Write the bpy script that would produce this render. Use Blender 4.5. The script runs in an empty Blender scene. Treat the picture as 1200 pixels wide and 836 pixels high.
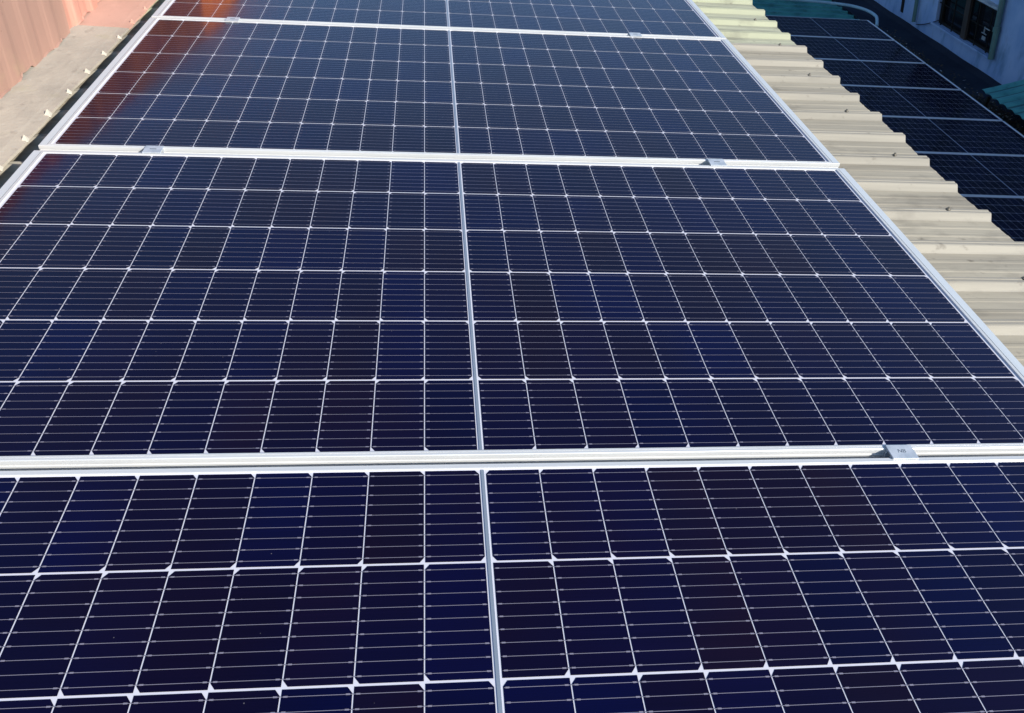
import bpy, bmesh, math, random
from mathutils import Matrix, Vector
random.seed(7)
scene = bpy.context.scene
C = scene.collection
UP = Vector((-.10, .20, .97)).normalized()    # plumb direction seen from the sloping roof's own axes
T = UP.rotation_difference(Vector((0, 0, 1))).to_matrix().to_4x4()
SH = .1031; SHY = .206                        # how plumb walls lean in roof axes

# ---------------------------------------------------------------- camera
cam = bpy.data.cameras.new('camera'); cam_o = bpy.data.objects.new('camera', cam); C.objects.link(cam_o)
cam.sensor_width = 36; cam.lens = 936.73/1200*36
cam.shift_x = 14.25/1200; cam.shift_y = -56.55/1200
cam.clip_start = .02; cam.clip_end = 2000
cam_o.matrix_world = T @ (Matrix.Translation((-.0943, -.8791, .9416)) @ Matrix((
    (.9953, -.0043, -.0970, 0), (-.0750, .6010, -.7957, 0), (.0617, .7992, .5979, 0), (0, 0, 0, 1))).to_quaternion().to_matrix().to_4x4())
scene.camera = cam_o

# ---------------------------------------------------------------- light
S = (T.to_3x3() @ Vector((.63, -.59, .50))).normalized()      # towards the sun
world = bpy.data.worlds.new('World'); scene.world = world; world.use_nodes = True
nt = world.node_tree
sky = nt.nodes.new('ShaderNodeTexSky'); sky.sky_type = 'NISHITA'; sky.sun_disc = False
sky.sun_elevation = math.asin(S.z); sky.sun_rotation = math.atan2(S.x, S.y)
sky.air_density = 1.0; sky.dust_density = .1; sky.ozone_density = 3.0
nt.links.new(sky.outputs[0], nt.nodes['Background'].inputs[0]); nt.nodes['Background'].inputs[1].default_value = .14
sun = bpy.data.lights.new('sun', 'SUN'); sun.energy = 4.6; sun.angle = math.radians(.5); sun.color = (1, .945, .85)
sun_o = bpy.data.objects.new('sun', sun); C.objects.link(sun_o)
sun_o.rotation_euler = S.to_track_quat('Z', 'Y').to_euler(); sun_o.location = (0, 0, 20)
vs = scene.view_settings
vs.view_transform = 'Standard'; vs.look = 'None'; vs.gamma = 1; vs.exposure = 0.35; vs.use_curve_mapping = False

# ---------------------------------------------------------------- materials
def mat(name, col, rough=.6, metal=0, spec=.5, var=0., scale=(8, 8, 8), col2=None, bump=0., bscale=None, detail=4, lo=.4, hi=.65, extra=None):
    m = bpy.data.materials.new(name); m.use_nodes = True
    t = m.node_tree; b = t.nodes['Principled BSDF']
    b.inputs['Roughness'].default_value = rough; b.inputs['Metallic'].default_value = metal
    b.inputs['Specular IOR Level'].default_value = spec; b.inputs['Base Color'].default_value = (*col, 1)
    tc = t.nodes.new('ShaderNodeTexCoord')
    def noise(sc, det=4, rgh=.6):
        mp = t.nodes.new('ShaderNodeMapping'); mp.inputs['Scale'].default_value = sc
        t.links.new(tc.outputs['Object'], mp.inputs[0])
        n = t.nodes.new('ShaderNodeTexNoise'); n.inputs['Scale'].default_value = 1; n.inputs['Detail'].default_value = det
        n.inputs['Roughness'].default_value = rgh; t.links.new(mp.outputs[0], n.inputs[0]); return n
    out = None
    if col2 is not None:
        n = noise(scale, detail)
        r = t.nodes.new('ShaderNodeMapRange'); r.inputs[1].default_value = lo; r.inputs[2].default_value = hi
        t.links.new(n.outputs[0], r.inputs[0])
        mx = t.nodes.new('ShaderNodeMix'); mx.data_type = 'RGBA'
        mx.inputs[6].default_value = (*col, 1); mx.inputs[7].default_value = (*col2, 1)
        t.links.new(r.outputs[0], mx.inputs[0]); out = mx.outputs[2]
        for (c3, sc3, l3, h3, a3) in (extra or []):
            n3 = noise(sc3, 5)
            r3 = t.nodes.new('ShaderNodeMapRange'); r3.inputs[1].default_value = l3; r3.inputs[2].default_value = h3; r3.inputs[4].default_value = a3
            t.links.new(n3.outputs[0], r3.inputs[0])
            m3 = t.nodes.new('ShaderNodeMix'); m3.data_type = 'RGBA'; m3.inputs[7].default_value = (*c3, 1)
            t.links.new(out, m3.inputs[6]); t.links.new(r3.outputs[0], m3.inputs[0]); out = m3.outputs[2]
        t.links.new(out, b.inputs['Base Color'])
    if bump:
        n2 = noise(bscale or scale, 5)
        bp = t.nodes.new('ShaderNodeBump'); bp.inputs['Strength'].default_value = bump; bp.inputs['Distance'].default_value = .004
        t.links.new(n2.outputs[0], bp.inputs['Height']); t.links.new(bp.outputs[0], b.inputs['Normal'])
    return m

M = {}
M['alu'] = mat('anodised_aluminium', (.80, .80, .79), .38, .25, .5, scale=(3, 60, 20), col2=(.72, .73, .73), bump=.03, bscale=(30, 30, 30))
M['alu_end'] = mat('anodised_aluminium_end', (.70, .745, .77), .34, .1, .5, scale=(60, 3, 20), col2=(.66, .70, .73))
M['alu_lightened'] = mat('shade_lightened_aluminium', (.88, .88, .92), .35, .1)  # lower array frames: same aluminium, colour lightened to offset the shade
M['clampm'] = mat('clamp_aluminium', (.74, .78, .83), .4, .35, .5, scale=(40, 40, 40), col2=(.54, .60, .66))
M['ink'] = mat('engraving', (.10, .13, .17), .6)
M['backsheet'] = mat('white_backsheet', (.70, .69, .76), .12, 0, .5)
M['ribbon'] = mat('tinned_ribbon', (.42, .48, .55), .3, .5)
M['wire'] = mat('busbar_wire', (.38, .35, .42), .35, .4)
M['shadowgap'] = mat('groove', (.25, .28, .3), .6)

def cell_material(name='solar_cell', coat=1.):
    m = bpy.data.materials.new(name); m.use_nodes = True
    t = m.node_tree; b = t.nodes['Principled BSDF']
    a = t.nodes.new('ShaderNodeAttribute'); a.attribute_name = 'tone'
    n = t.nodes.new('ShaderNodeTexCoord'); mp = t.nodes.new('ShaderNodeMapping'); mp.inputs['Scale'].default_value = (2, 900, 1)
    t.links.new(n.outputs['Object'], mp.inputs[0])
    no = t.nodes.new('ShaderNodeTexNoise'); no.inputs['Scale'].default_value = 1; no.inputs['Detail'].default_value = 1
    t.links.new(mp.outputs[0], no.inputs[0])
    mx = t.nodes.new('ShaderNodeMix'); mx.data_type = 'RGBA'; mx.blend_type = 'MULTIPLY'
    r = t.nodes.new('ShaderNodeMapRange'); r.inputs[3].default_value = .7; r.inputs[4].default_value = 1.3
    t.links.new(no.outputs[0], r.inputs[0])
    mx.inputs[0].default_value = 1
    t.links.new(a.outputs['Color'], mx.inputs[6]); t.links.new(r.outputs[0], mx.inputs[7])
    t.links.new(mx.outputs[2], b.inputs['Base Color'])
    # silicon nitride coating: a blue tinted reflection under the glass
    b.inputs['Roughness'].default_value = .16; b.inputs['IOR'].default_value = 1.6
    b.inputs['Specular IOR Level'].default_value = .22*coat; b.inputs['Specular Tint'].default_value = (.20, .20, 1, 1)
    b.inputs['Coat Weight'].default_value = 1.0*coat; b.inputs['Coat Roughness'].default_value = .09; b.inputs['Coat IOR'].default_value = 1.29
    lf = t.nodes.new('ShaderNodeTexNoise'); lf.inputs['Scale'].default_value = 3.2; lf.inputs['Detail'].default_value = 2
    t.links.new(n.outputs['Object'], lf.inputs[0])
    cr = t.nodes.new('ShaderNodeMapRange'); cr.inputs[1].default_value = .35; cr.inputs[2].default_value = .65; cr.inputs[3].default_value = .05; cr.inputs[4].default_value = .13
    t.links.new(lf.outputs[0], cr.inputs[0]); t.links.new(cr.outputs[0], b.inputs['Coat Roughness'])
    hue = t.nodes.new('ShaderNodeMix'); hue.data_type = 'RGBA'; hue.inputs[6].default_value = (.85, 1, 1.15, 1); hue.inputs[7].default_value = (1.35, 1, .75, 1)
    hr = t.nodes.new('ShaderNodeMapRange'); hr.inputs[1].default_value = .4; hr.inputs[2].default_value = .62
    t.links.new(lf.outputs[0], hr.inputs[0]); t.links.new(hr.outputs[0], hue.inputs[0])
    hm = t.nodes.new('ShaderNodeMix'); hm.data_type = 'RGBA'; hm.blend_type = 'MULTIPLY'; hm.inputs[0].default_value = 1
    t.links.new(mx.outputs[2], hm.inputs[6]); t.links.new(hue.outputs[2], hm.inputs[7]); mx = hm
    # specks of dust stuck to the glass
    vo = t.nodes.new('ShaderNodeTexVoronoi'); vo.inputs['Scale'].default_value = 34
    t.links.new(n.outputs['Object'], vo.inputs['Vector'])
    sp = t.nodes.new('ShaderNodeMapRange'); sp.inputs[1].default_value = .035; sp.inputs[2].default_value = .02
    t.links.new(vo.outputs['Distance'], sp.inputs[0])
    sc = t.nodes.new('ShaderNodeSeparateColor'); t.links.new(vo.outputs['Color'], sc.inputs[0])
    gt = t.nodes.new('ShaderNodeMath'); gt.operation = 'GREATER_THAN'; gt.inputs[1].default_value = .82; t.links.new(sc.outputs[0], gt.inputs[0])
    mu = t.nodes.new('ShaderNodeMath'); mu.operation = 'MULTIPLY'; t.links.new(sp.outputs[0], mu.inputs[0]); t.links.new(gt.outputs[0], mu.inputs[1])
    ml = t.nodes.new('ShaderNodeMath'); ml.operation = 'MULTIPLY'; ml.inputs[1].default_value = .5; t.links.new(mu.outputs[0], ml.inputs[0])
    md = t.nodes.new('ShaderNodeMix'); md.data_type = 'RGBA'; md.inputs[7].default_value = (.25, .23, .24, 1)
    t.links.new(ml.outputs[0], md.inputs[0]); t.links.new(mx.outputs[2], md.inputs[6]); t.links.new(md.outputs[2], b.inputs['Base Color'])
    return m
M['cell'] = cell_material()
M['cell_shaded'] = cell_material('shaded_solar_cell', .07)  # lower array: same cells, shade put into the material by cutting reflections

dirt = [((.20, .175, .14), (1.1, 22, 2), .50, .74, .6), ((.12, .10, .08), (22, 30, 22), .63, .74, .6), ((.16, .145, .12), (5, 9, 5), .56, .70, .45)]
M['roof_cream'] = mat('cream_painted_sheet', (.385, .355, .295), .6, 0, .3, scale=(1.2, 40, 4), col2=(.29, .268, .225), bump=.15, bscale=(3, 40, 10), extra=dirt[1:])
M['roof_valley'] = mat('dusty_sheet_valley', (.46, .415, .325), .75, 0, .2, scale=(1.6, 14, 4), col2=(.36, .325, .26), bump=.2, bscale=(3, 50, 10), extra=dirt)
M['roof_green'] = mat('pale_green_cream_sheet', (.45, .46, .32), .6, 0, .3, scale=(2.2, 20, 4), col2=(.40, .41, .29), bump=.15, bscale=(3, 40, 10), extra=dirt[1:])
M['roof_greenv'] = mat('pale_green_sheet_valley', (.50, .50, .36), .6, 0, .3, scale=(2, 26, 4), col2=(.42, .42, .31), bump=.2, bscale=(3, 50, 10), extra=dirt)
M['teal'] = mat('teal_painted_sheet', (.10, .36, .34), .55, 0, .3, scale=(3, 5, 3), col2=(.06, .25, .25), extra=[((.05, .12, .12), (6, 10, 6), .55, .75, .7)])
M['tealshade'] = mat('teal_sheet_groove_shade', (.03, .12, .13), .7, scale=(4, 4, 4), col2=(.05, .18, .18))  # canopy grooves: shading of the corrugation put into a darker teal
M['tealdark'] = mat('dark_weathered_sheet', (.035, .045, .06), .75, 0, .2, scale=(3, 5, 3), col2=(.02, .027, .04))
M['flash_cream'] = mat('cream_flashing_paint', (.53, .475, .39), .7, 0, .3, scale=(6, 4, 5), col2=(.41, .37, .31), bump=.6, bscale=(45, 40, 30),
                       extra=[((.45, .41, .26), (5, 7, 5), .56, .72, .6), ((.30, .26, .22), (26, 18, 20), .60, .72, .6), ((.52, .50, .44), (60, 50, 40), .60, .68, .5)])
M['tabm'] = mat('bright_tab_paint', (.66, .62, .52), .6)
M['flash_pink'] = mat('pink_flashing_paint', (.66, .40, .31), .7, 0, .3, scale=(6, 4, 5), col2=(.56, .34, .26), bump=.25, bscale=(15, 12, 10),
                      extra=[((.35, .18, .13), (24, 16, 20), .63, .74, .6)])
M['wall_salmon'] = mat('salmon_metal_cladding', (.42, .245, .19), .6, 0, .35, scale=(4, 6, 1.2), col2=(.39, .235, .18), bump=.2, bscale=(5, 30, 2),
                       extra=[((.46, .33, .20), (4, 7, 9), .58, .75, .4), ((.16, .08, .05), (30, 30, 26), .70, .78, .8)])
M['wall_pink'] = mat('pink_metal_cladding', (.64, .32, .24), .6, 0, .35, scale=(5, 16, 1.2), col2=(.54, .27, .20), bump=.2, bscale=(5, 30, 2),
                     extra=[((.25, .11, .08), (26, 26, 20), .64, .76, .7)])
M['wall_red'] = mat('red_brown_cladding', (.30, .085, .03), .6, 0, .35, scale=(5, 12, 1), col2=(.16, .04, .018))
M['wall_orange'] = mat('orange_tarpaulin', (.85, .22, .02), .6, 0, .35, scale=(5, 6, 3), col2=(.75, .16, .02))
M['screw'] = mat('weathered_screw', (.30, .27, .22), .5, .5)
M['rubber'] = mat('washer_rubber', (.05, .045, .04), .7)
M['blue_wall'] = mat('pale_blue_render', (.38, .50, .74), .85, 0, .2, scale=(2, 2, 1.2), col2=(.25, .38, .64), bump=.3, bscale=(12, 12, 12),
                     extra=[((.10, .20, .30), (4, 4, 1.3), .54, .72, .7), ((.22, .22, .34), (3, 5, 2), .58, .75, .5)])
M['plinth'] = mat('dark_bitumen', (.022, .028, .045), .8, 0, .15, scale=(2, 2, 2), col2=(.012, .016, .03), bump=.4, bscale=(9, 9, 9))
M['dark'] = mat('dark_opening', (.012, .012, .016), .8, 0, .1, scale=(4, 10, 1), col2=(.03, .026, .024))
M['brown'] = mat('brown_weathered_timber', (.07, .045, .035), .8, scale=(10, 10, 2), col2=(.03, .022, .02))
M['glass'] = mat('dark_window_glass', (.01, .012, .016), .1)
M['wframe'] = mat('dark_window_frame', (.022, .018, .016), .7, 0, .2, scale=(8, 8, 8), col2=(.012, .011, .010))
M['pale'] = mat('pale_weathered_metal', (.42, .44, .45), .6, .1, scale=(8, 8, 8), col2=(.28, .30, .32), extra=[((.10, .12, .13), (20, 20, 20), .55, .7, .6)])
M['pipe'] = mat('pale_blue_pipe', (.42, .58, .66), .45, scale=(7, 7, 7), col2=(.34, .49, .58))
M['greenpipe'] = mat('green_grey_pipe', (.10, .20, .18), .5, scale=(9, 9, 4), col2=(.07, .12, .13))
M['cable'] = mat('black_cable', (.01, .012, .03), .6)
M['leaf'] = mat('dry_leaf', (.10, .05, .035), .8, scale=(30, 30, 30), col2=(.05, .06, .03))
M['leafpale'] = mat('pale_scrap', (.45, .45, .45), .8)
M['ground'] = mat('asphalt_ground', (.05, .05, .05), .9, scale=(.5, .5, .5), col2=(.07, .068, .06), bump=.3)
M['render'] = mat('grey_render_wall', (.30, .29, .27), .9, scale=(1, 1, 1), col2=(.24, .23, .21))

# ---------------------------------------------------------------- helpers
class MB:
    def __init__(s): s.v = []; s.f = []; s.m = []; s.t = []
    def face(s, pts, mi=0, tone=(0, 0, 0)):
        n = len(s.v); s.v += [tuple(p) for p in pts]; s.f.append(tuple(range(n, n+len(pts)))); s.m.append(mi); s.t.append(tone)
    def box(s, x0, x1, y0, y1, z0, z1, mi=0, xf=None):
        P = [(x, y, z) for x in (x0, x1) for y in (y0, y1) for z in (z0, z1)]
        if xf: P = [xf(p) for p in P]
        n = len(s.v); s.v += P
        for q in ((0, 1, 3, 2), (4, 6, 7, 5), (0, 4, 5, 1), (2, 3, 7, 6), (0, 2, 6, 4), (1, 5, 7, 3)):
            s.f.append(tuple(n+i for i in q)); s.m.append(mi); s.t.append((0, 0, 0))
    def grid(s, rows, mi=None, close_u=False, close_v=False):
        n = len(s.v); a = len(rows); b = len(rows[0])
        for r in rows: s.v += [tuple(p) for p in r]
        for i in range(a if close_u else a-1):
            for j in range(b if close_v else b-1):
                i2 = (i+1) % a; j2 = (j+1) % b
                s.f.append((n+i*b+j, n+i2*b+j, n+i2*b+j2, n+i*b+j2)); s.m.append(mi(i, j) if callable(mi) else (mi or 0)); s.t.append((0, 0, 0))
    def tube(s, pts, r, seg=10, mi=0):
        pts = [Vector(p) for p in pts]; rows = []
        for i, p in enumerate(pts):
            d = (pts[min(i+1, len(pts)-1)] - pts[max(i-1, 0)]).normalized()
            u = d.cross(Vector((0, .01, 1))).normalized()
            if u.length < .1: u = Vector((1, 0, 0))
            w = d.cross(u)
            rr = r[i] if isinstance(r, (list, tuple)) else r
            rows.append([p + (u*math.cos(2*math.pi*k/seg) + w*math.sin(2*math.pi*k/seg))*rr for k in range(seg)])
        s.grid(rows, mi, close_v=True)
        s.face(rows[0][::-1], mi); s.face(rows[-1], mi)
    def build(s, name, mats, parent=None, xf=None, smooth=False, bevel=0, tone=False, world_xf=None):
        me = bpy.data.meshes.new(name); me.from_pydata(s.v, [], s.f)
        for m in mats: me.materials.append(M[m])
        me.polygons.foreach_set('material_index', s.m)
        if tone:
            at = me.attributes.new('tone', 'FLOAT_COLOR', 'FACE')
            at.data.foreach_set('color', [c for t in s.t for c in (*t, 1)])
        me.update()
        bm = bmesh.new(); bm.from_mesh(me)
        if not tone: bmesh.ops.recalc_face_normals(bm, faces=bm.faces)
        if bevel: bmesh.ops.bevel(bm, geom=bm.edges[:], offset=bevel, segments=2, affect='EDGES', clamp_overlap=True)
        bm.to_mesh(me); bm.free()
        if smooth:
            for p in me.polygons: p.use_smooth = True
        o = bpy.data.objects.new(name, me); C.objects.link(o)
        if parent: o.parent = parent
        else: o.matrix_world = world_xf if world_xf is not None else T
        return o

def tag(o, label=None, cat=None, group=None, kind=None):
    for k, v in (('label', label), ('category', cat), ('group', group), ('kind', kind)):
        if v: o[k] = v
    return o
def thing(name, label, cat, loc=(0, 0, 0), rz=0, group=None, tilt=True):
    o = bpy.data.objects.new(name, None); C.objects.link(o); o.empty_display_size = .1
    m = Matrix.Translation(loc) @ Matrix.Rotation(rz, 4, 'Z')
    o.matrix_world = (T @ m) if tilt else m
    return tag(o, label, cat, group)
def shear(z0):                                # plumb walls standing on a tilted roof
    return lambda p: (p[0] - SH*(p[2]-z0), p[1] + SHY*(p[2]-z0), p[2])

# ---------------------------------------------------------------- ground and upper building
g = MB(); g.face([(-600, -600, 0), (600, -600, 0), (600, 900, 0), (-600, 900, 0)])
tag(g.build('ground', ['ground'], world_xf=Matrix.Translation((0, 0, -9.5))), kind='structure')

PITCH = .170; TIPY = .985
ZV, ZT = -.119, -.100                         # valley and rib top
def rib_profile(y0, y1, zv, zt, pitch, tip):
    """(y, z, tag) samples of the trapezoid sheet between y0 and y1; tag 0 rib, 1 valley"""
    P = []
    k0 = math.floor((y0-tip)/pitch)-1; k1 = math.ceil((y1-tip)/pitch)+1
    h = zt-zv
    for k in range(k0, k1):
        t = tip + k*pitch                     # far corner of the rib top
        P += [(t-.038, zv, 0), (t-.035, zv+.003, 0), (t-.025, zt-.002, 0), (t-.022, zt, 0), (t-.0145, zt, 0), (t-.0135, zt-.002, 0), (t-.0105, zt-.002, 0), (t-.0095, zt, 0),
              (t-.003, zt, 0), (t, zt-.002, 0), (t+.014, zv+.003, 0), (t+.019, zv, 1),
              (t+.045, zv, 1), (t+.049, zv+.0012, 1), (t+.057, zv+.0012, 1), (t+.061, zv, 1),
              (t+.088, zv, 1), (t+.092, zv+.0012, 1), (t+.100, zv+.0012, 1), (t+.104, zv, 1)]
    return [p for p in P if y0 <= p[0] <= y1]
def corrugated(x0, x1, y0, y1, zv, zt, pitch, tip, nx=10, th=.0012, jit=.0, rnd=random):
    P = rib_profile(y0, y1, zv, zt, pitch, tip)
    xs = [x0+(x1-x0)*i/nx for i in range(nx+1)]
    mb = MB(); ring = P + [(y, z-th, t) for (y, z, t) in reversed(P)]
    rows = []
    for i, x in enumerate(xs):
        rows.append([(x + (jit*math.sin(y*9.3)+jit*.6*math.sin(y*31+1) if i == nx else 0), y, z + .0012*math.sin(x*5+y*3)) for (y, z, t) in ring])
    n = len(P)
    mb.grid(rows, lambda i, j: (P[j][2] if j < n-1 and P[j][2] == P[j+1][2] else (P[j][2] if j < n else 1)), close_v=True)
    return mb

ub = thing('building', 'near building with corrugated cream roof that carries the sunlit solar panels', 'building', (0, 0, 0))
EX = 1.494
corrugated(-1.30, EX, -2.6, 2.35, ZV, ZT, PITCH, TIPY, jit=.003).build('roof_sheet', ['roof_cream', 'roof_valley'], ub)['label'] = 'dusty beige roof sheet nearest the camera'
corrugated(-1.30, EX-.004, 2.333, 7.5, ZV-.002, ZT-.002, PITCH, TIPY, jit=.003).build('roof_sheet', ['roof_green', 'roof_greenv'], ub)['label'] = 'paler greenish cream roof sheet at the far end'
w = MB(); w.box(-1.34, 1.30, -2.5, 7.4, -16, -.16); w.build('wall', ['render'], ub)
# eave purlin under the sheet
w = MB(); w.box(1.33, 1.38, -2.5, 7.4, -.20, -.15); w.build('purlin', ['render'], ub)

# roof screws
for k in range(-8, 20):
    y = TIPY + (2*k)*PITCH - .007
    if not -2.5 < y < 7.3 : continue
    x = 1.385 + random.uniform(-.012, .012)
    mb = MB(); z = ZT - (.002 if y > 2.34 else 0)
    seg = 10
    for (r0, r1, za, zb, mi) in ((.0070, .0066, z, z+.0015, 1), (.0060, .0055, z+.0015, z+.0028, 0), (.0034, .0032, z+.0028, z+.0075, 0)):
        a = [(x+r0*math.cos(2*math.pi*i/seg), y+r0*math.sin(2*math.pi*i/seg), za) for i in range(seg)]
        b = [(x+r1*math.cos(2*math.pi*i/seg), y+r1*math.sin(2*math.pi*i/seg), zb) for i in range(seg)]
        mb.grid([a, b], mi, close_v=True); mb.face(b, mi); mb.face(a[::-1], mi)
    mb.build('roof_screw', ['screw', 'rubber'], ub)

# flashing at the left edge, with small turned up tabs between the ribs
ZF = -.080
def flashing(y0, y1, m, label, far):
    mb = MB(); n = int((y1-y0)/.01); top = []; 
    xs = [-1.375, -1.30, -1.216, -1.208, -1.178]
    for i in range(n+1):
        y = y0+(y1-y0)*i/n
        wob = .0015*math.sin(y*11)+.001*math.sin(y*37+2)
        ph = ((y-TIPY+.03) % PITCH)/PITCH
        dip = .002*math.exp(-((ph-.55)/.18)**2)
        zz = [ZF+.004, ZF+.001+wob*.3, ZF+wob*.4, ZF-.0008+wob*.4, ZF-.002-dip*.4]
        ex = xs[:-1]+[xs[-1]+wob*1.2+dip*.5]
        top.append([(x, y, z) for x, z in zip(ex, zz)] + [(ex[-1]+.001, y, zz[-1]-.007-dip*.4)] + [(ex[-1]-.001, y, zz[-1]-.0075-dip*.4)] + [(x, y, z-.0015) for x, z in reversed(list(zip(ex, zz)))])
    mb.grid(top, 0, close_v=True); mb.face(top[0]); mb.face(top[-1][::-1])
    o = mb.build('flashing', [m], ub); o['label'] = label
    k = -30
    while True:
        y = 1.245 + k*.1695; k += 1
        if y > y1: break
        if y < y0: continue
        x = -1.177; s = random.uniform(.7, 1.25)
        a = Vector((x-.012*s, y-.006, ZF-.003)); b = Vector((x+.006, y-.008*s, ZF-.006)); c = Vector((x+.002, y+.010*s, ZF-.004)); d = Vector((x-.006, y+.003+random.uniform(-.004, .004), ZF+.0105*s))
        tb = MB(); tb.face([a, b, d]); tb.face([b, c, d]); tb.face([c, a, d]); tb.face([a, c, b])
        tb.build('tab', ['tabm' if m == 'flash_cream' else m], o)
flashing(-2.5, 2.197, 'flash_cream', 'cream painted flashing', False)
flashing(2.200, 7.4, 'flash_pink', 'pink painted flashing', True)

# cladding wall on the left
def cladding(mb, x, y0, y1, z0, z1, pitch, depth, mi=0, ph=0., ragged=.006):
    ys = []; y = y0
    while y < y1: ys.append(y); y += .01
    ys.append(y1)
    zs = [0, .01, .05, .15, .4, .7, 1]
    rows = []
    for y in ys:
        u = ((y-ph) % pitch)/pitch
        d = depth*max(0, min(1, (0.5-abs(u-.5))*6-1.2))
        rg = ragged*(math.sin(y*23)+.6*math.sin(y*57+1)) + (-.008 if d > depth*.5 else 0)
        fl = .006*(1+math.sin(y*17))*.5
        zt = z1(y) if callable(z1) else z1
        rows.append([(x + d - SH*(z0+(zt-z0)*t-z0) + (fl if t == 0 else 0), y + SHY*(zt-z0)*t, z0+(zt-z0)*t + rg*(1-t)) for t in zs])
    back = [[(p[0]-.004, p[1], p[2]) for p in reversed(r)] for r in rows]
    rows = [a+b for a, b in zip(rows, back)]
    mb.grid(rows, mi, close_v=True); mb.face(rows[0], mi); mb.face(rows[-1][::-1], mi)
nb = thing('building', 'neighbouring building clad in salmon and pink corrugated metal at the left edge', 'building', (-1.36, 0, -.1))
def local(mb): mb.v = [(p[0]+1.36, p[1], p[2]+.1) for p in mb.v]; return mb
mb = MB(); cladding(mb, -1.352, -2.4, 2.105, -.073, .26, .17, .0045, 0, .02); local(mb).build('wall_panel', ['wall_salmon'], nb, smooth=False)['label'] = 'salmon corrugated wall panel'
mb = MB(); cladding(mb, -1.366, 2.09, 7.2, -.073, .26, .17, .012, 0, .10); local(mb).build('wall_panel', ['wall_pink'], nb)['label'] = 'brighter pink corrugated wall panel further away'
HT = lambda y: .42 if y < 1.6 else min(.86, .42+.15*(y-1.6))
mb = MB(); cladding(mb, -1.385, -2.4, 4.1, .255, HT, .17, .008, 0, .02, 0); local(mb).build('wall_panel', ['wall_red'], nb)
mb = MB(); cladding(mb, -1.385, 4.1, 7.2, .255, HT, .17, .008, 0, .02, 0); local(mb).build('wall_panel', ['wall_orange'], nb)
mb = MB(); mb.box(-5, -1.46, -2.4, 7.2, -16, .24); local(mb).build('wall', ['render'], nb)
mb = MB(); ys = [-2.45+.1*i for i in range(98)]; mb.grid([[(-5, y+SHY*.5, HT(y)+.03), (-1.43, y+SHY*.6, HT(y)+.005), (-1.43, y+SHY*.6, HT(y)-.02), (-5, y+SHY*.5, HT(y))] for y in ys], 0, close_v=True); local(mb).build('roof', ['wall_red'], nb)

# ---------------------------------------------------------------- solar panels
ROW = .168; COL = .0846; GH = .0045; HX = 1.053; MY = .0105
TONES = [(.0048, .0026, .024), (.0036, .0026, .034), (.0060, .0028, .021), (.0074, .0032, .016), (.0030, .0028, .036), (.0054, .0026, .024), (.0040, .0024, .028)]
def frame_mesh():
    prof = [(-.027, -.0095, -.0032), (-.027, -.0095, -.0002), (-.0268, -.0093, 0), (-.0205, -.0060, 0), (-.0203, -.0059, -.0014), (-.0188, -.0058, -.0014), (-.0186, -.0057, -.0004),
            (-.001, -.001, -.0004), (0, 0, -.0014), (0, 0, -.010), (-.0016, -.0016, -.0108), (-.0016, -.0016, -.0128), (0, 0, -.0136), (0, 0, -.022), (-.0016, -.0016, -.0228),
            (-.0016, -.0016, -.0250), (0, 0, -.0258), (0, 0, -.035), (-.02, -.02, -.035), (-.02, -.02, -.0335), (-.004, -.004, -.0335), (-.004, -.004, -.0060), (-.027, -.0095, -.0060)]
    mb = MB(); cols = []
    for (sx, sy) in ((-1, 0), (1, 0), (1, 1), (-1, 1)):
        cols.append([(sx*(HX+ux), (-MY-uy) if sy == 0 else (6*ROW+MY+uy), z) for (ux, uy, z) in prof])
    def mi(i, j):
        end = i in (1, 3)
        if end and j in (4, 5): return 2
        if end and j in (6, 7): return 1
        return 0
    mb.grid(cols, mi, close_u=True, close_v=True)
    return mb
FRAME_ME = None
def string_mesh(row, side, rnd, detail=True):
    """one string of 12 half cells; chamfers alternate from string to string"""
    mb = MB(); y0 = row*ROW+.0016; y1 = (row+1)*ROW-.0016; ch = .0075
    inner = (row % 2 == 1)                    # chamfers towards the centre strip on every other string
    for k in range(12):
        a = GH+k*COL+.0009; b = GH+(k+1)*COL-.0009
        base = rnd.choice(TONES); f = rnd.uniform(.84, 1.13)*.64; tone = tuple(c*f for c in base)
        if inner: P = [(a, y0+ch), (a+ch*.8, y0), (b, y0), (b, y1), (a+ch*.8, y1), (a, y1-ch)]
        else: P = [(a, y0), (b-ch*.8, y0), (b, y0+ch), (b, y1-ch), (b-ch*.8, y1), (a, y1)]
        P = [(side*x, y, -.0026) for x, y in P]
        if side < 0: P.reverse()
        mb.face(P, 0, tone)
    xa, xb = GH+.002, GH+12*COL-.003
    def q(x0, x1, ya, yb, z):
        X = sorted((side*x0, side*x1)); mb.face([(X[0], ya, z), (X[1], ya, z), (X[1], yb, z), (X[0], yb, z)], 1)
    for j in range(9):
        y = y0 + (y1-y0)*(j+.5)/9
        q(xa, xb, y-.00036, y+.00036, -.0022)
        if detail:
            for k in range(13):
                xc = GH+k*COL
                for sgn in (-1, 1):
                    if (k == 0 and sgn < 0) or (k == 12 and sgn > 0): continue
                    x1 = xc + sgn*.0035; x2 = xc + sgn*.0085
                    q(min(x1, x2), max(x1, x2), y-.0010, y+.0010, -.0020)
    return mb
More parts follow.
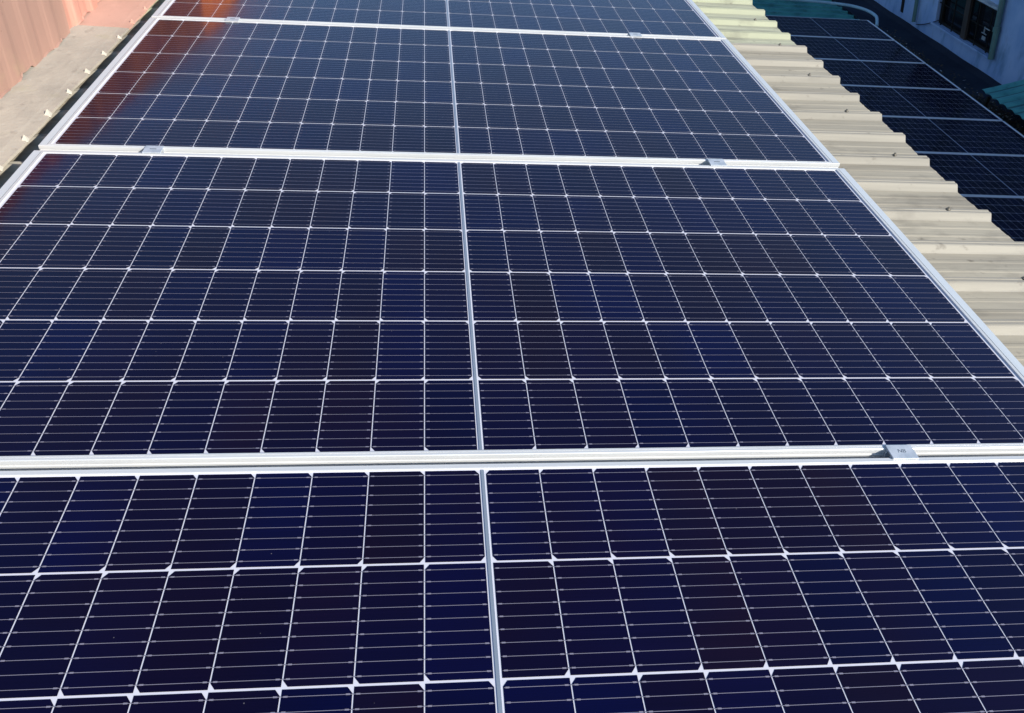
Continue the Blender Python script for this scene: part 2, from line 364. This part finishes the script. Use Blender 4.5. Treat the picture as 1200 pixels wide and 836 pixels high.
def make_panel(label, loc, group, rnd, rz=0, detail=True):
    global FRAME_ME
    t = thing('solar_panel', label, 'solar panel', loc, rz, group)
    if FRAME_ME is None:
        o = frame_mesh().build('frame', ['alu', 'alu_end', 'shadowgap'], t); FRAME_ME = o.data
    else:
        o = bpy.data.objects.new('frame', FRAME_ME if detail else FRAME_ME.copy()); C.objects.link(o); o.parent = t
        if not detail: o.data.materials[0] = o.data.materials[1] = M['alu_lightened']
    mb = MB(); mb.box(-HX+.006, HX-.006, -MY+.006, 6*ROW+MY-.006, -.0056, -.0030); mb.build('backsheet', ['backsheet'], t)
    mb = MB(); mb.box(-.0024, .0024, .001, 6*ROW-.001, -.0028, -.0018); mb.build('centre_ribbon', ['ribbon'], t)
    for r in range(6):
        for s in (-1, 1):
            string_mesh(r, s, rnd, detail).build('cell_string', ['cell' if detail else 'cell_shaded', 'wire'], t, tone=True)
    return t
def copy_tree(src, loc, rz, label):
    r = src.copy(); C.objects.link(r); r.matrix_world = T @ Matrix.Translation(loc) @ Matrix.Rotation(rz, 4, 'Z'); r['label'] = label
    for ch in list(src.children):
        c = ch.copy(); C.objects.link(c); c.parent = r
    return r
rnd = random.Random(11)
UG = 'large sunlit solar panels on the near roof'
for lab, y in (('closest sunlit solar panel, cut off by the bottom of the photo', -1.0477), ('second sunlit solar panel from the bottom, shown nearly whole in the middle', 0.0),
               ('third sunlit solar panel from the bottom, with reddish reflections along its left end', 1.0566), ('farthest sunlit solar panel, cut off by the photo top, orange reflection at its left', 2.0985)):
    make_panel(lab, (0, y, 0), UG, rnd)

# rails under the panels and the mid clamps that hold them
for x, lab in ((-.771, 'left aluminium mounting rail under the sunlit panels'), (.697, 'right aluminium mounting rail under the sunlit panels')):
    mb = MB(); mb.box(-.02, .02, -1.3, 3.5, 0, .035); mb.box(-.006, .006, -1.3, 3.5, .035, .0375, 1)
    o = mb.build('mounting_rail', ['alu', 'shadowgap'], None, world_xf=T @ Matrix.Translation((x, 0, -.0735)))
    tag(o, lab, 'rail', 'rails under the sunlit panels')
def clamp(x, y, wy, label, mark=False):
    t = thing('panel_clamp', label, 'clamp', (x, y, 0), 0, 'mid clamps in the seams between panels')
    mb = MB(); hw = .0225; hy = wy/2+.006; z0, z1 = .0006, .0032
    mb.box(-hw, hw, -hy, hy, z0, z1)
    mb.build('plate', ['clampm'], t, bevel=.0006)
    mb = MB(); mb.box(-hw+.001, hw-.001, -wy/2+.001, -wy/2+.0035, -.030, z0-.0001); mb.box(-hw+.001, hw-.001, wy/2-.0035, wy/2-.001, -.030, z0-.0001)
    mb.build('channel', ['clampm'], t)
    if mark:
        cu = bpy.data.curves.new('mark', 'FONT'); cu.body = 'NB'; cu.size = .011; cu.align_x = 'CENTER'; cu.align_y = 'CENTER'; cu.shear = .25
        to = bpy.data.objects.new('mark', cu); C.objects.link(to)
        dg = bpy.context.evaluated_depsgraph_get(); me = bpy.data.meshes.new_from_object(to.evaluated_get(dg)); bpy.data.objects.remove(to)
        me.materials.clear(); me.materials.append(M['ink'])
        o = bpy.data.objects.new('mark', me); C.objects.link(o); o.parent = t; o.location = (-.001, .001, .0034)
    else:
        mb = MB(); mb.box(-.008, .008, -.0012, .0012, z1, z1+.0008); mb.build('mark', ['ink'], t)
    return t
clamp(.697, -.0197, .0187, 'nearest clamp, pale grey with an engraved mark, on the lowest seam', True)
clamp(-.771, -.0197, .0187, 'clamp on the lowest seam, at the left end outside the photo')
clamp(-.771, 1.0325, .027, 'left clamp on the middle seam, near the bottom left of the third panel')
clamp(.697, 1.0325, .027, 'right clamp on the middle seam, between second and third panels')
clamp(-.771, 2.0825, .0265, 'left clamp on the farthest seam, beside the orange reflection')
clamp(.697, 2.0825, .0265, 'right clamp on the farthest seam near the top of the photo')

# ---------------------------------------------------------------- lower building in the shade
LZ = -2.967
lb = thing('building', 'lower building in shade with a teal corrugated roof under dark solar panels', 'building', (0, 0, LZ))
mb = corrugated(1.36, 7.66, -4, 22, -.145, -.105, .25, .1, nx=4); mb.build('roof_sheet', ['teal', 'teal'], lb)
mb = MB(); mb.box(1.36, 7.6, -3.9, 21.9, -13, -.17); mb.build('wall', ['render'], lb)
mb = MB()
ys = [-4+i*.25 for i in range(105)]
rows = [[(7.662, y, -.10-.004*math.sin(y*3)), (7.70, y, -.11), (7.95, y, -.135+.008*math.sin(y*2.1)), (8.30, y, -.10), (8.385, y, -.02+.006*math.sin(y*5))] for y in ys]
mb.grid(rows + [], 0); mb.build('gutter', ['plinth'], lb)
rz = math.radians(-1.19); rl = random.Random(5)
P0 = Vector((6.5534, 12.7396, LZ)); dy = Vector((-math.sin(rz)*-1, math.cos(rz), 0)); dy = Vector((-math.sin(rz), math.cos(rz), 0))
ordn = ['farthest', 'second', 'third', 'fourth', 'fifth', 'sixth', 'seventh', 'eighth']
LG = 'dark solar panels in shade on the lower roof'
src = None
for i in range(8):
    o = P0 - dy*(1.058*(i+1) - .025)
    lab = ('farthest shaded solar panel on the lower roof, beside the teal sheet' if i == 0 else '%s shaded solar panel on the lower roof, counted from the far teal end' % ordn[i])
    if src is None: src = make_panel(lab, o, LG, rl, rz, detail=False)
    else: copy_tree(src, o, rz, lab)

# ---------------------------------------------------------------- blue building on the right
WX = 8.37; WZ = -2.97; sh = shear(WZ)
rb = thing('building', 'pale blue rendered building in shade at the upper right, with a dark window', 'building', (WX, 0, WZ))
def loc2(mb): mb.v = [(p[0]-WX, p[1], p[2]-WZ) for p in mb.v]; return mb
TOP = 3.1
wy0, wy1, wz0, wz1 = 10.33, 11.92, -2.745, -2.13
mb = MB()
for (a, b, c, d) in ((-14, wy0, WZ-13, TOP), (wy1, 26, WZ-13, TOP), (wy0, wy1, WZ-13, wz0), (wy0, wy1, wz1, TOP)):
    mb.box(WX, WX+.25, a, b, c, d, xf=sh)
mb.box(WX+.26, WX+6, -14, 26, WZ-13, TOP-.05, xf=sh)
loc2(mb).build('wall', ['blue_wall'], rb)
win = MB(); 
for (a, b, c, d) in ((wy0, wy0+.05, wz0, wz1), (wy1-.05, wy1, wz0, wz1), (wy0+.05, wy1-.05, wz0, wz0+.04), (wy0+.05, wy1-.05, wz1-.04, wz1), (11.2, 11.25, wz0+.04, wz1-.04)):
    win.box(WX+.06, WX+.11, a, b, c, d, xf=sh)
wo = loc2(win).build('window', ['wframe'], rb)
mb = MB(); mb.box(WX+.12, WX+.13, wy0, wy1, wz0, wz1, xf=sh); loc2(mb).build('pane', ['glass'], wo)
mb = MB()
for i in range(5):
    y = wy0+.12+i*.33; mb.box(WX+.01, WX+.025, y, y+.014, wz0, wz1, xf=sh)
for z in (wz0+.3,): mb.box(WX+.026, WX+.036, wy0, wy1, z, z+.014, xf=sh)
loc2(mb).build('grille', ['wframe'], wo)
mb = MB(); mb.box(WX-.05, WX+.05, wy0-.05, wy1+.05, wz0-.035, wz0-.002, xf=sh); loc2(mb).build('sill', ['blue_wall'], wo)
for (y, z, w, h) in ((10.46, -2.50, .12, .012), (10.52, -2.50, .012, .10), (10.40, -2.42, .10, .012), (10.47, -2.58, .08, .05)):
    mb = MB(); mb.box(WX-.03, WX-.015, y, y+w, z, z+h, xf=sh); loc2(mb).build('bracket', ['pale'], rb)
mb = MB(); mb.box(WX-.01, WX+.03, 11.02, 11.14, wz0+.01, wz1, xf=sh); loc2(mb).build('shutter', ['brown'], wo)
# small canopy over the window
mb = MB(); n = 24
rows = []
for i in range(n+1):
    y = 10.42 + 2.1*i/n; w_ = .006*math.sin(i*math.pi/1.5)
    rows.append([(WX+.0, y, -2.02+w_), (WX-.16, y, -2.075+w_), (WX-.165, y, -2.095+w_), (WX-.005, y, -2.035+w_)])
mb.grid(rows, 0, close_v=True); mb.face(rows[0]); mb.face(rows[-1][::-1]); loc2(mb).build('awning', ['pale'], rb)
# dark slot low in the wall
mb = MB(); mb.box(WX-.012, WX+.01, 12.98, 13.06, -2.90, -2.60, xf=sh); loc2(mb).build('vent', ['dark'], rb)
# things beside the window
o = MB(); o.tube([(WX-.05-SH*z, 12.50+SHY*z, WZ+z) for z in (.06, .5, 1, 2, 3)], .03, 12); o = o.build('drain_pipe', ['greenpipe'], smooth=True)
tag(o, 'thin green grey drain pipe running down the blue wall left of the window', 'pipe')
o = MB(); o.tube([(WX-.05-SH*z, 10.20+SHY*z, WZ+z) for z in (.22, .5, 1, 2, 3)], .04, 12); o.tube([(WX-.052-SH*z, 10.20+SHY*z, WZ+z) for z in (.60, .63, .66)], .05, 12); o = o.build('drain_pipe', ['greenpipe'], smooth=True)
tag(o, 'stained green drain pipe on the blue wall at the right side of the window', 'pipe')
o = MB(); pts = []
for i in range(13):
    u = i/12; pts.append((WX-.03-.02*math.sin(u*3), 12.45-.6*u, -2.93+.26*u-.03*math.sin(u*math.pi)))
o.tube(pts, .008, 6); tag(o.build('cable', ['cable'], smooth=True), 'dark cable slanting up the blue wall to the window corner', 'cable')
o = MB(); pts = [(WX-.03, 10.2-.35*i, -2.16+.012*math.sin(i*2)) for i in range(9)]
o.tube(pts, .006, 6); tag(o.build('cable', ['cable'], smooth=True), 'thin cable running along the blue wall right of the window', 'cable')
# teal canopy low on the right
ca = thing('canopy', 'small teal corrugated metal canopy leaning on the blue wall at right', 'canopy', (7.62, 6.0, -2.85))
mb = MB(); rows = []; n = 130
for i in range(n+1):
    y = 3.26*i/n; z = .028*abs(math.cos(math.pi*y/.17))
    rows.append([(0, y, z-.02), (.25, y, z+.05), (.74, y, z+.20), (.74, y, z+.197), (.25, y, z+.047), (0, y, z-.023)])
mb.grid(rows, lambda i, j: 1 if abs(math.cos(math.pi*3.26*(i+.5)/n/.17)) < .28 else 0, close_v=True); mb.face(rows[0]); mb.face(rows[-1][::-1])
mb.build('sheet', ['teal', 'tealshade'], ca)
for y in (.1, 1.6, 3.1):
    mb = MB(); mb.box(.02, .06, y, y+.04, -.22, -.045); mb.build('post', ['wframe'], ca)
# pale blue pipe curling round the end of the lower array
o = MB(); pts = []
ctrl = [(3.5, 13.0), (4.8, 13.5), (5.8, 13.62), (6.6, 13.6), (7.2, 13.5), (7.58, 13.36), (7.76, 13.1), (7.76, 12.75), (7.62, 12.4)]
for i in range(len(ctrl)-1):
    p0 = Vector(ctrl[max(i-1, 0)]); p1 = Vector(ctrl[i]); p2 = Vector(ctrl[i+1]); p3 = Vector(ctrl[min(i+2, len(ctrl)-1)])
    for k in range(6):
        t = k/6; q = .5*((2*p1)+(p2-p0)*t+(2*p0-5*p1+4*p2-p3)*t*t+(3*p1-p0-3*p2+p3)*t**3); pts.append((q.x, q.y, -2.92-(.07 if i == 7 else 0)*t))
o.tube(pts, .026, 12); tag(o.build('pipe', ['pipe'], smooth=True), 'pale blue pipe curling round the far end of the lower solar panels', 'pipe')
# leaves and scraps in the gutter
mb = MB(); rr = random.Random(3)
for i in range(1500):
    c = rr.random()
    if c < .6: x, y = rr.gauss(7.82, .07), rr.gauss(9.0, .35)
    elif c < .8: x, y = rr.gauss(7.78, .06), rr.gauss(11.6, .5)
    else: x, y = rr.gauss(7.85, .1), rr.uniform(6, 12.6)
    if x < 7.68 or x > 8.1: continue
    s = rr.uniform(.008, .028); z = LZ-.125+rr.uniform(0, .05)
    a = rr.uniform(0, 6.28); u = Vector((math.cos(a), math.sin(a), rr.uniform(-.6, .6)))*s; v = Vector((-math.sin(a), math.cos(a), rr.uniform(-.6, .6)))*s*.5
    p = Vector((x, y, z)); mb.face([p-u, p+v, p+u, p-v], 1 if rr.random() < .07 else 0)
tag(mb.build('leaf_litter', ['leaf', 'leafpale']), 'dry leaves and scraps in the dark gutter beside the lower panels', 'leaf litter', kind='stuff')
